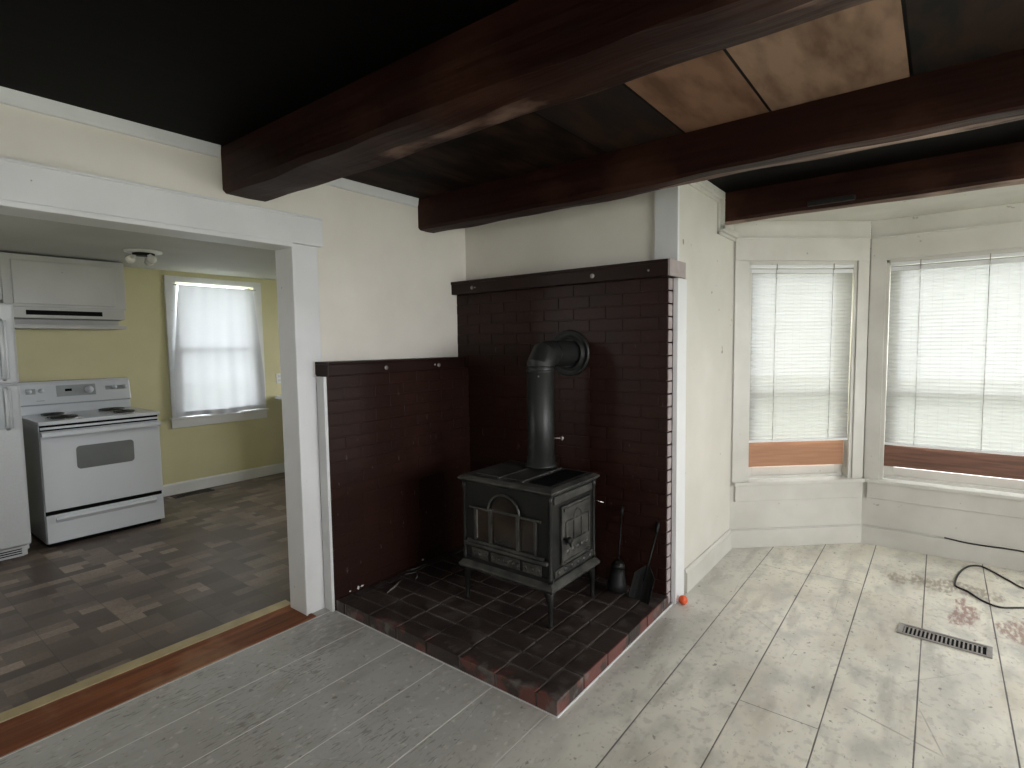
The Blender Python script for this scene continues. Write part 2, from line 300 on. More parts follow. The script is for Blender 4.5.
# ------------------------------------------------------------------ mesh helpers
class MB:
    def __init__(s): s.bm = bmesh.new(); s.mats = []
    def mi(s, m):
        if m is None: return 0
        if m not in s.mats: s.mats.append(m)
        return s.mats.index(m)
    def box(s, x0, x1, y0, y1, z0, z1, m=None, bev=0, T=None):
        c = [(x, y, z) for x in (x0, x1) for y in (y0, y1) for z in (z0, z1)]
        v = [s.bm.verts.new(p) for p in c]; i = s.mi(m); fs = []
        for f in ((0, 1, 3, 2), (4, 6, 7, 5), (0, 4, 5, 1), (2, 3, 7, 6), (0, 2, 6, 4), (1, 5, 7, 3)):
            q = s.bm.faces.new([v[k] for k in f]); q.material_index = i; fs.append(q)
        if bev:
            r = bmesh.ops.bevel(s.bm, geom=list({e for f in fs for e in f.edges}), offset=bev, segments=2, affect='EDGES', profile=.6)
            vs = {w for f in r['faces'] for w in f.verts} | {w for w in v if w.is_valid}
            for f in {f for w in vs for f in w.link_faces}: f.material_index = i
            v = list(vs)
        if T:
            for w in v: w.co = T @ w.co
        return s
    def prism(s, poly, ax, a0, a1, m=None, T=None):
        # poly in the two other axes (in order), extruded along ax
        i = s.mi(m)
        def P(p, a):
            l = list(p); l.insert(ax, a); return Vector(l)
        A = [s.bm.verts.new(P(p, a0)) for p in poly]; B = [s.bm.verts.new(P(p, a1)) for p in poly]; n = len(poly)
        fs = [s.bm.faces.new(A), s.bm.faces.new(B[::-1])]
        for k in range(n): fs.append(s.bm.faces.new([A[k], B[k], B[(k+1) % n], A[(k+1) % n]]))
        for f in fs: f.material_index = i
        if T:
            for w in A+B: w.co = T @ w.co
        return s
    def tube(s, pts, r, n=10, m=None, cap=True):
        i = s.mi(m); pts = [Vector(p) for p in pts]; R = r if isinstance(r, (list, tuple)) else [r]*len(pts)
        rings = []; ref = None
        for k, p in enumerate(pts):
            d = (pts[min(k+1, len(pts)-1)] - pts[max(k-1, 0)]).normalized()
            if ref is None:
                ref = d.orthogonal().normalized()
            ref = (ref - d*ref.dot(d)).normalized(); b2 = d.cross(ref)
            rings.append([s.bm.verts.new(p + (ref*cos(2*PI*j/n) + b2*sin(2*PI*j/n))*R[k]) for j in range(n)])
        for a, b in zip(rings, rings[1:]):
            for j in range(n):
                f = s.bm.faces.new([a[j], a[(j+1) % n], b[(j+1) % n], b[j]]); f.material_index = i; f.smooth = True
        if cap:
            for q in (rings[0][::-1], rings[-1]): f = s.bm.faces.new(q); f.material_index = i
        return s
    def lathe(s, o, axis, prof, n=24, m=None):
        # prof list of (radius, distance along axis)
        i = s.mi(m); o = Vector(o); d = Vector(axis).normalized(); u = d.orthogonal().normalized(); w = d.cross(u); rings = []
        for r, h in prof:
            rings.append([s.bm.verts.new(o + d*h + (u*cos(2*PI*j/n)+w*sin(2*PI*j/n))*max(r, 1e-4)) for j in range(n)])
        for a, b in zip(rings, rings[1:]):
            for j in range(n):
                f = s.bm.faces.new([a[j], a[(j+1) % n], b[(j+1) % n], b[j]]); f.material_index = i; f.smooth = True
        for q in (rings[0][::-1], rings[-1]): f = s.bm.faces.new(q); f.material_index = i
        return s
    def build(s, name, mt=None, parent=None, bevel=0, loc=None):
        bmesh.ops.recalc_face_normals(s.bm, faces=s.bm.faces)
        off = parent['_w'] if parent is not None and '_w' in parent else ((0, 0, 0) if loc is None else loc)
        off = Vector(WORLD.get(parent.name, (0, 0, 0))) if parent is not None else Vector(loc or (0, 0, 0))
        for v in s.bm.verts: v.co -= off
        me = bpy.data.meshes.new(name); s.bm.to_mesh(me); s.bm.free()
        if mt is not None and not s.mats: me.materials.append(mt)
        for q in s.mats: me.materials.append(q)
        o = bpy.data.objects.new(name, me); C.objects.link(o)
        if parent is not None: o.parent = parent; WORLD[o.name] = tuple(off)
        else: o.location = off; WORLD[o.name] = tuple(off)
        if bevel:
            b = o.modifiers.new('bevel', 'BEVEL'); b.width = bevel; b.segments = 2; b.limit_method = 'ANGLE'; b.angle_limit = math.radians(40)
        return o
WORLD = {}
def tag(o, label=None, cat=None, group=None, kind=None):
    if label: o['label'] = label
    if cat: o['category'] = cat
    if group: o['group'] = group
    if kind: o['kind'] = kind
    return o
def thing(name, loc, label, cat, group=None):
    o = bpy.data.objects.new(name, None); C.objects.link(o); o.location = loc; o.empty_display_size = .1
    WORLD[o.name] = tuple(loc); return tag(o, label, cat, group)
def struct(name, mb, m, bevel=0): return tag(mb.build(name, m, bevel=bevel), kind='structure')
def smooth(o, ang=35):
    for p in o.data.polygons: p.use_smooth = True
    o.data.set_sharp_from_angle(angle=math.radians(ang)); return o

# ------------------------------------------------------------------ room shell
W, Y1, Y2, BX = 1.418, 1.062, 1.711, .705
X3 = 3.645; X4 = X3 + BX; XR = 5.2; YR = -5.0; ZC = 2.33; KX = -3.345; KY0, KY1 = -3.6, 2.5
def P2(s, d=0):     # bay left segment: distance s from its left end, d outward
    return Vector((W + s*cos(BA) - d*sin(BA), Y1 + s*sin(BA) + d*cos(BA)))
def P3(s, d=0):     # bay right segment, mirror image
    p = P2(s, d); return Vector((W + X4 - p.x, p.y))
fl = MB(); fl.prism([(-.03, YR), (XR, YR), (XR, Y1), (X4, Y1), (X3, Y2), (W+BX, Y2), (W, Y1), (W, .1), (-.1, .1), (-.1, -1.21), (-.03, -1.21)], 2, -.08, 0)
struct('floor', fl, FLOOR)
kf = MB(); kf.box(KX, -.26, KY0, KY1, -.08, 0); struct('floor', kf, VINYL)
th = MB(); th.box(-.262, -.031, -2.9, -1.19, -.08, .004); struct('trim_1', th, THRESH, .002)
ys = MB(); ys.box(-.335, -.262, -2.9, -1.19, 0, .006); struct('trim_2', ys, STRIPY, .002)
# ceilings
ce = MB(); ce.box(-.1, XR, YR, .93, ZC, ZC+.08); struct('ceiling', ce, CEIL)
bc = MB(); bc.prism([(W, .93), (X4, .93), (X4, Y1), (X3, Y2), (W+BX, Y2), (W, Y1)], 2, 2.212, 2.30); struct('ceiling', bc, TRIM2)
kc = MB(); kc.box(KX, -.2285, KY0, KY1, 2.165, 2.24); struct('ceiling', kc, KCEIL)
# left wall with wide opening to the kitchen
wl = MB()
wl.box(-.228, -.1, -1.215, .1, 0, ZC); wl.box(-.228, -.1, -2.9, -1.215, 1.94, ZC); wl.box(-.25, -.1, YR, -2.9, 0, ZC)
struct('wall_left', wl, PL)
wb = MB(); wb.box(-.26, W-.006, .1, .24, 0, ZC); struct('wall_hearth', wb, PL)
ww = MB(); ww.box(W-.14, W, .24, Y1+.02, 0, ZC); ww.box(W-.005, W, .10, .24, 0, ZC); struct('wall_chimney', ww, PLW)
# right and rear walls (behind the camera), each with an unseen opening added for daylight
wr = MB(); y0, y1, z0, z1 = -2.6, 0.0, .95, 2.05
wr.box(XR, XR+.12, YR, y0, 0, ZC); wr.box(XR, XR+.12, y1, Y1, 0, ZC); wr.box(XR, XR+.12, y0, y1, 0, z0); wr.box(XR, XR+.12, y0, y1, z1, ZC)
struct('wall_right', wr, PL)
we = MB(); x0, x1 = 3.2, 4.0; z0, z1 = 1.1, 1.9
we.box(-.26, x0, YR-.12, YR, 0, ZC); we.box(x1, XR, YR-.12, YR, 0, ZC); we.box(x0, x1, YR-.12, YR, 0, z0); we.box(x0, x1, YR-.12, YR, z1, ZC)
struct('wall_rear', we, PL)
wf = MB(); wf.box(X4, XR, Y1, Y1+.12, 0, ZC); struct('wall_front', wf, PLW)
# header wall over the bay mouth, hidden behind the third beam
wh = MB(); wh.box(W, X4, .93, .96, 2.3, ZC+.08); struct('trim_3', wh, TRIM2)
# kitchen walls
kw = MB(); ky0, ky1, kz0, kz1 = -.516, .249, .75, 2.06
kw.box(KX-.1, KX, KY0, ky0, 0, 2.24); kw.box(KX-.1, KX, ky1, KY1, 0, 2.24); kw.box(KX-.1, KX, ky0, ky1, 0, kz0); kw.box(KX-.1, KX, ky0, ky1, kz1, 2.24)
struct('wall_kitchen', kw, YEL)
ke = MB(); ke.box(KX, -1.8, KY0-.1, KY0, 0, 2.24); ke.box(-1.2, -.26, KY0-.1, KY0, 0, 2.24); ke.box(-1.8, -1.2, KY0-.1, KY0, 0, 1.3); ke.box(-1.8, -1.2, KY0-.1, KY0, 1.9, 2.24); struct('wall_kitchen_rear', ke, YEL)  # opening in this wall is unseen, added for kitchen daylight
kg = MB(); kg.box(KX, -2.0, KY1, KY1+.1, 0, 2.24); kg.box(-1.0, -.26, KY1, KY1+.1, 0, 2.24); kg.box(-2.0, -1.0, KY1, KY1+.1, 0, .9); kg.box(-2.0, -1.0, KY1, KY1+.1, 2.0, 2.24)  # another unseen opening, added to brighten the kitchen
struct('wall_kitchen_front', kg, YEL)
kp = MB(); kp.box(-.34, -.2285, .1, KY1, 0, 2.24); struct('wall_kitchen_side', kp, YEL)
kb = MB(); kb.prism([(KX, 0), (KX+.018, 0), (KX+.018, .095), (KX+.010, .11), (KX, .11)], 1, -.98, KY1)
for v in kb.bm.verts: v.co = Vector((v.co.x, v.co.y, v.co.z))
struct('baseboard_kitchen', kb, TRIM)
# ------------------------------------------------------------------ doorway trim
dc = MB()
dc.prism([(-1.219, 0), (-1.107, 0), (-1.107, 1.262), (-1.122, 1.262), (-1.122, 1.34), (-1.07, 1.34), (-1.07, 1.94), (-1.219, 1.94)], 0, -.1, -.078)
dc.box(-.078, -.070, -1.221, -1.211, 0, 1.94)          # bead on the casing edge
struct('trim_4', dc, TRIM, .003)
jb = MB(); jb.box(-.230, -.078, -1.2205, -1.2145, .004, 1.92)
struct('trim_5', jb, TRIM, .002)
hd = MB(); hd.box(-.1, -.066, -3.05, -1.042, 1.942, 2.083); hd.box(-.1, -.058, -3.05, -1.042, 2.076, 2.087)
hd.box(-.230, -.062, -2.9, -1.215, 1.920, 1.942)
struct('trim_6', hd, TRIM, .003)
# thin crown strips along the left wall between the beams
for i, (a, b) in enumerate(((-4.95, -1.545), (-1.30, -.35), (-.17, .1))):
    t = MB(); t.prism([(-.1, 2.28), (-.083, 2.28), (-.078, 2.29), (-.072, ZC), (-.1, ZC)], 1, a, b)
    t2 = t.bm
    struct('trim_%d' % (7+i), t, TRIM)
# crown on chimney wall stepping round the end of the third beam
t = MB(); t.box(W, W+.03, .10, .775, 2.285, ZC); t.box(W, W+.03, .735, .775, 2.105, 2.285); t.box(W, W+.03, .735, Y1+.01, 2.095, 2.132)
t.box(W, W+.014, .10, .735, 2.262, 2.285); t.box(W, W+.014, .712, .735, 2.075, 2.285); t.box(W, W+.014, .712, Y1+.006, 2.075, 2.095)
struct('trim_10', t, TRIM2, .004)
# vertical post board on hearth wall, and white edge board below the mantel
t = MB(); t.box(1.29, W+.001, .078, .10, 1.84, ZC); struct('trim_11', t, TRIM, .002)
t = MB(); t.box(W, W+.012, .102, .19, 0, 1.752); t.box(1.4065, W+.016, .052, .104, 0, 1.752); struct('trim_12', t, TRIM, .003)
# strip of white board down the end of the low brick panel
t = MB(); t.box(-.077, -.002, -1.108, -1.0955, .0, 1.262); t.box(-.03, -.0015, -1.113, -1.106, 0, 1.262); struct('trim_13', t, TRIM, .002)
# baseboards of chimney wall
t = MB(); t.prism([(W, 0), (W+.02, 0), (W+.02, .115), (W+.014, .12), (W+.008, .135), (W, .135)], 1, .215, Y1+.015)
struct('baseboard_chimney', t, TRIM2)
# ------------------------------------------------------------------ the bay: aprons, panels, casings
def seg_box(mb, f, s0, s1, d0, d1, z0, z1, m=None):
    # box along a bay segment given by mapping f(s, d)
    v = [mb.bm.verts.new((*f(s, d), z)) for s in (s0, s1) for d in (d0, d1) for z in (z0, z1)]
    i = mb.mi(m)
    for q in ((0, 1, 3, 2), (4, 6, 7, 5), (0, 4, 5, 1), (2, 3, 7, 6), (0, 2, 6, 4), (1, 5, 7, 3)):
        mb.bm.faces.new([v[k] for k in q]).material_index = i
def PM(s, d=0): return Vector((W+BX + s, Y2 + d))
LM = X3 - W - BX
segs = [('left', P2, BL, .108, .872), ('middle', PM, LM, .095, LM-.095), ('right', P3, BL, .108, .872)]
for n, (nm, f, L, o0, o1) in enumerate(segs):
    # wall around opening; sill z .455, head z 1.945
    w = MB(); D = .12
    seg_box(w, f, 0, L, 0, D, -.0, .455); seg_box(w, f, 0, L, 0, D, 1.945, 2.30)
    seg_box(w, f, 0, o0, 0, D, .455, 1.945); seg_box(w, f, o1, L, 0, D, .455, 1.945)
    struct('wall_bay_' + nm, w, TRIM2)
    # trim boards: head casing, side casings, stool, apron
    t = MB(); e = .0 if nm == 'middle' else .0
    m0, m1 = .008, L-.008
    seg_box(t, f, m0, m1, -.014, 0, 1.95, 2.098); seg_box(t, f, m0, m1, -.02, 0, 2.092, 2.104)
    seg_box(t, f, m0, o0, -.012, 0, .46, 1.95); seg_box(t, f, o1, m1, -.012, 0, .46, 1.95)
    struct('trim_%d' % (20+n), t, TRIM2, .002)
    t = MB(); seg_box(t, f, .0 if nm != 'left' else .012, L if nm != 'right' else L-.012, -.045, .05, .438, .462)
    seg_box(t, f, .03, L-.012, -.018, 0, .325, .438)
    struct('trim_%d' % (24+n), t, TRIM2, .004)
    b = MB(); seg_box(b, f, .004, L-.006, -.018, 0, 0, .124); seg_box(b, f, .004, L-.006, -.012, 0, .124, .131)
    struct('baseboard_bay_' + nm, b, TRIM2, .003)
    # window: frame, two sashes, panes
    fr = MB()
    seg_box(fr, f, o0, o0+.022, .0, .115, .462, 1.945); seg_box(fr, f, o1-.022, o1, .0, .115, .462, 1.945)
    seg_box(fr, f, o0, o1, .0, .115, 1.925, 1.945); seg_box(fr, f, o0, o1, .05, .115, .462, .482)
    win = tag(fr.build('window_%d' % (n+1), TRIM2, bevel=.002), kind='structure')
    for z0, z1, d0 in ((1.03, 1.925, .088), (.482, 1.07, .065)):
        sh = MB(); a0, a1 = o0+.022, o1-.022; st = .055
        seg_box(sh, f, a0, a0+st, d0, d0+.025, z0, z1); seg_box(sh, f, a1-st, a1, d0, d0+.025, z0, z1)
        seg_box(sh, f, a0+st, a1-st, d0, d0+.025, z1-(.05 if z0 > 1 else .04), z1); seg_box(sh, f, a0+st, a1-st, d0, d0+.025, z0, z0+(.04 if z0 > 1 else .062))
        so = sh.build('sash', TRIM2, win, bevel=.002)
        g = MB(); seg_box(g, f, a0+st, a1-st, d0+.011, d0+.014, z0+.04, z1-.04); g.build('glass_pane', GLASS, so)
# --- woven shades
def shade(f, s0, s1, z0, z1, label, pcs, d=.012, cords=()):
    base = (*f((s0+s1)/2, d), z0); root = thing('woven_blind', base, label, 'window shade', 'woven white shades in the bay')
    ang = math.atan2(*(f(1, 0)-f(0, 0)).yx)
    root.rotation_euler = (0, 0, ang)
    # built in the root's local frame: x along the window, y outward, z up
    w = (s1-s0)/2; h = z1-z0
    sgn = 1
    bm = bmesh.new(); n = int(h/.012); prev = None
    for k in range(n+1):
        z = h*k/n; yy = (.0015 if k % 2 else -.0015) + .003*sin(z*4+s0)
        cur = [bm.verts.new((-w + 2*w*j/6, yy + .002*sin(j*1.3+z*3), z)) for j in range(7)]
        if prev:
            for j in range(6): bm.faces.new([prev[j], prev[j+1], cur[j+1], cur[j]])
        prev = cur
    me = bpy.data.meshes.new('fabric'); bm.to_mesh(me); bm.free(); me.materials.append(SHADE)
    o = bpy.data.objects.new('fabric', me); C.objects.link(o); o.parent = root
    def lb(name, m, bx, bev=.002):
        q = MB(); 
        for b_ in bx: q.box(*b_)
        ob = q.build(name, m, bevel=bev); ob.parent = root; return ob
    lb('headrail', TRIM, [(-w, w, -.018, .012, h+.004, h+.024), (-w, w, -.012, .012, h-.03, h-.006)])
    lb('bottom_rail', TRIM, [(-w, w, -.007, .007, -.012, .004)])
    for c in cords:
        q = MB(); q.tube([(c-(s0+s1)/2, -.006, .0), (c-(s0+s1)/2, -.0075, h*.5), (c-(s0+s1)/2, -.014, h)], .0018, 6); ob = q.build('lift_cord', REG); ob.parent = root
        q = MB(); q.box(c-(s0+s1)/2-.003, c-(s0+s1)/2+.003, -.022, -.018, h-.012, h+.03); ob = q.build('hook', REG); ob.parent = root
    return root
shade(P2, .112, .845, .738, 1.90, 'narrow white woven shade in the angled window beside the chimney wall', 1, cords=(.30, .70))
shade(PM, .12, LM-.12, .715, 1.90, 'wide white woven shade in the middle bay window, at the right', 1, cords=(.28, .62, 1.1))
shade(P3, .112, .845, 1.45, 1.90, 'unseen white woven shade, raised for daylight, in the far right bay window', 1, cords=(.3, .7))  # out of view; drawn up high so more daylight reaches the floor
def plank(f, s0, s1, z0, z1, m, label, tilt=0):
    q = MB(); seg_box(q, f, s0, s1, .036, .050, z0, z1)
    if m is BOARDT: seg_box(q, f, s0, s1, .0345, .036, z0+(z1-z0)*.60, z0+(z1-z0)*.64)
    tag(q.build('wooden_board', m, bevel=.0015), label, 'board', 'boards closing the window bottoms')
plank(P2, .125, .835, .551, .722, BOARDT, 'light tan board across the bottom of the narrow angled window')
plank(PM, .115, LM-.115, .551, .698, BOARDD, 'dark reddish brown board across the bottom of the middle bay window')
plank(P3, .125, .835, .551, .722, BOARDT, 'tan board across the bottom of the far right window')
# ------------------------------------------------------------------ beams
def beam(label, y0, y1, z0, xa, xb, seed, rawlit_from=0.0, zt=ZC-.001, amp=.012, rawlit_j=(4, 5), rawlit_m=None):
    rnd = random.Random(seed); q = MB(); ib = q.mi(BEAM); ir = q.mi(rawlit_m or RAWLIT)
    n = int((xb-xa)/.07); ph = [rnd.uniform(0, 6) for _ in range(12)]
    def wv(k, x): return amp*(.6*sin(x*2.3+ph[k]) + .3*sin(x*6.1+ph[k+1]) + .22*sin(x*13.7+ph[k+2]))
    rings = []
    for i in range(n+1):
        x = xa+(xb-xa)*i/n; a = min(1, (x-xa)*3+.2); c = .014
        ring = [(y0, zt), (y0+wv(0, x)*a*.4, z0+.12), (y0+wv(1, x)*a*.5, z0+c+wv(5, x)*a*.5), (y0+c+wv(2, x)*a*.4, z0+wv(3, x)*a*.7),
                ((y0+y1)/2, z0-.003+wv(3, x)*a*.8), (y1-c*1.5+wv(4, x)*a, z0+wv(4, x)*a), (y1-.004+wv(6, x)*a, z0+c*1.5+wv(7, x)*a), (y1+wv(8, x)*a*.4, z0+.12), (y1, zt)]
        rings.append([q.bm.verts.new((x, y, z)) for y, z in ring])
    for A, B in zip(rings, rings[1:]):
        for j in range(9):
            k = (j+1) % 9; f = q.bm.faces.new([A[j], A[k], B[k], B[j]]); f.material_index = ir if (rawlit_from and j in rawlit_j and (A[0].co.x > rawlit_from)) else ib
    q.bm.faces.new(rings[0]); q.bm.faces.new(rings[-1][::-1])
    o = q.build('ceiling_beam', loc=(xa, y0, z0)); return tag(o, label, 'beam', 'hewn ceiling beams')
beam('hewn dark brown beam nearest the camera, ending above the kitchen doorway', -1.535, -1.31, 2.127, -.099, XR-.005, 3, .01, amp=.017, rawlit_j=(4, 5), rawlit_m=WORNLIT)
beam('hewn dark brown beam between the stove and the camera, ending on the plaster wall left of the tall brick panel', -.335, -.185, 2.142, -.099, XR-.005, 11, 1.40, amp=.014, rawlit_j=(4, 5))
b3 = beam('hewn dark brown beam at the mouth of the window bay', .785, .925, 2.158, W+.002, XR-.005, 23, .01, amp=.006, rawlit_j=(3, 4, 5))
tg = MB(); tg.box(1.90, 2.13, .765, .79, 2.172, 2.200)
tgo = tg.build('wood_block', DKTOOL, b3, bevel=.004)
# ------------------------------------------------------------------ brick panels
def brick_wall(mb, a0, a1, z0, z1, thick, place, ch=.0665, bl=.208, seed=1, mort=.009, ends=(0, 0), mb_mat=None, mat_b=None):
    rnd = random.Random(seed); n = int(round((z1-z0)/ch)); ch = (z1-z0)/n
    for r in range(n):
        s = a0 - (bl/2 if r % 2 else 0)
        while s < a1-.01:
            e = min(s+bl-mort, a1); st = max(s, a0); s += bl
            if e-st < .02: continue
            j = rnd.uniform(-.0012, .0012)
            pts = place(st, e, thick+j, z0+r*ch+mort*.35, z0+(r+1)*ch-mort*.35)
            mb.box(*pts, bev=.0025)
lp = thing('brick_wall_panel', (-.05, -.55, 0), 'low dark brown painted brick panel on the left side of the hearth', 'brick panel', 'painted brick panels round the hearth')
q = MB(); q.box(-.099, -.0035, -1.092, -.001, 0, 1.265)
brick_wall(q, -1.095, -.001, 0.002, 1.265, 0, lambda a, b, t, z0, z1: (-.09, t-.001, a, b, z0, z1), seed=4)
q.build('brickwork', BRICK, lp)
q = MB(); q.box(-.0995, .018, -1.0975, -.058, 1.2655, 1.325); q.box(-.0995, .022, -1.0985, -.058, 1.325, 1.338); q.build('cap_board', CAPM, lp, bevel=.003)
for y in (-.717, -.298):
    q = MB(); q.lathe((.018, y, 1.294), (1, 0, 0), [(.013, 0), (.013, .002), (.009, .004), (.0, .0045)], 14); tag(q.build('screw_plug', REG, lp), 'pale round plug')
q = MB(); q.lathe((.018, -.332, 1.297), (1, 0, 0), [(.006, 0), (.006, .002), (.0, .003)], 10); q.build('screw_plug', TRIM, lp)
tp = thing('brick_wall_panel', (.65, .05, 0), 'tall dark brown painted brick panel standing behind the wood stove', 'brick panel', 'painted brick panels round the hearth')
q = MB(); q.box(-.098, 1.391, .0045, .099, 0, 1.755)
brick_wall(q, -.098, 1.399, 0.002, 1.755, 0, lambda a, b, t, z0, z1: (a, b, .001-t, .05 if b < 1.39 else .05, z0, z1), seed=9)
q.build('brickwork', BRICK, tp)
q = MB(); q.box(-.0985, 1.417, -.050, .0765, 1.7555, 1.825); q.box(-.0985, 1.419, -.056, .0765, 1.822, 1.84); q.build('cap_board', CAPM, tp, bevel=.003)
q = MB(); q.box(1.4195, 1.432, -.054, .165, 1.7555, 1.84, bev=.003); tag(q.build('lit_cap_end', MAUVE, tp), 'cap end coloured pale with window light')
q = MB()
for k in range(26): q.box(1.3995, 1.406, .002, .049, k*1.753/26+.004, (k+1)*1.753/26-.004, bev=.002)
tag(q.build('end_bricks', MAUVE, tp), 'brick ends coloured pale with window light')
for x, r in ((.089, .012), (.983, .014), (1.314, .006), (.115, .005)):
    q = MB(); q.lathe((x, -.050, 1.79), (0, -1, 0), [(r, 0), (r, .002), (r*.7, .004), (0, .0045)], 14); q.build('screw_plug', REG, tp)
for i, (y, z, a, b) in enumerate(((-.946, .075, .008, .012), (-.998, .045, .007, .010), (-.92, .012+.065, .012, .005), (-1.0, .075, .006, .005), (-.46, .078, .009, .006))):
    q = MB(); q.prism([(y-a, z-b*.4), (y+a*.3, z-b), (y+a, z+b*.3), (y-a*.2, z+b)], 0, .0005, .003); q.build('paint_chip', TRIM, lp)
# ------------------------------------------------------------------ hearth
HX, HY, HZ = 1.418, -1.095, .063
def hearth():
    root = thing('brick_hearth', (HX/2, HY/2, 0), 'raised brick hearth pad under the wood stove with worn red edges', 'hearth')
    rnd = random.Random(5); mo = .011; bw = .1045
    mb = MB(); mb.box(.002, HX-.006, HY+.006, -.002, 0, HZ-.006); mb.build('mortar_bed', MORT, root)
    q = MB(); k = 0
    def br(x0, x1, y0, y1):
        if x1-x0 < .015 or y1-y0 < .015: return
        j = rnd.uniform(-.002, .002)
        q.box(x0+mo/2+rnd.uniform(0, .002), x1-mo/2, y0+mo/2, y1-mo/2-rnd.uniform(0, .002), .003, HZ+j, bev=.004)
    xr, yf = HX+mo/2, HY-mo/2
    for ring in range(10):
        # row along y on the right side
        y = yf + (0 if ring % 2 == 0 else 0); off = .0 if ring % 2 == 0 else -.10
        s = yf+off
        while s < -.002:
            br(xr-bw, xr, max(s, yf), min(s+.206, -.002)); s += .206
        # row along x at the front
        e = xr-bw; off = 0 if ring % 2 == 0 else .10
        s = e + off
        while s > .004:
            br(max(s-.206, .004), min(s, e), yf, yf+bw); s -= .206
        xr -= bw; yf += bw
    q.build('bricks', HBRICK, root)
    for (ax, ay, bx, by, w) in ((.10, -.72, .17, -.88, .006), (.05, -.50, .035, -.62, .005), (.10, -.60, .16, -.66, .005), (.06, -.66, .09, -.60, .004)):
        c = MB(); c.tube([(ax, ay, HZ+.005), ((ax+bx)/2+.006, (ay+by)/2, HZ+.006), (bx, by, HZ+.005)], [w*.5, w, w*.6], 6); c.build('mortar_crumb', MORT, root)
    t = MB(); t.box(HX-.001, HX+.004, HY, 0.05, 0, .006); t.box(.01, HX, HY-.003, HY+.001, 0, .004); tag(t.build('edge_bead', TRIM, root), 'white paint bead')
hearth()
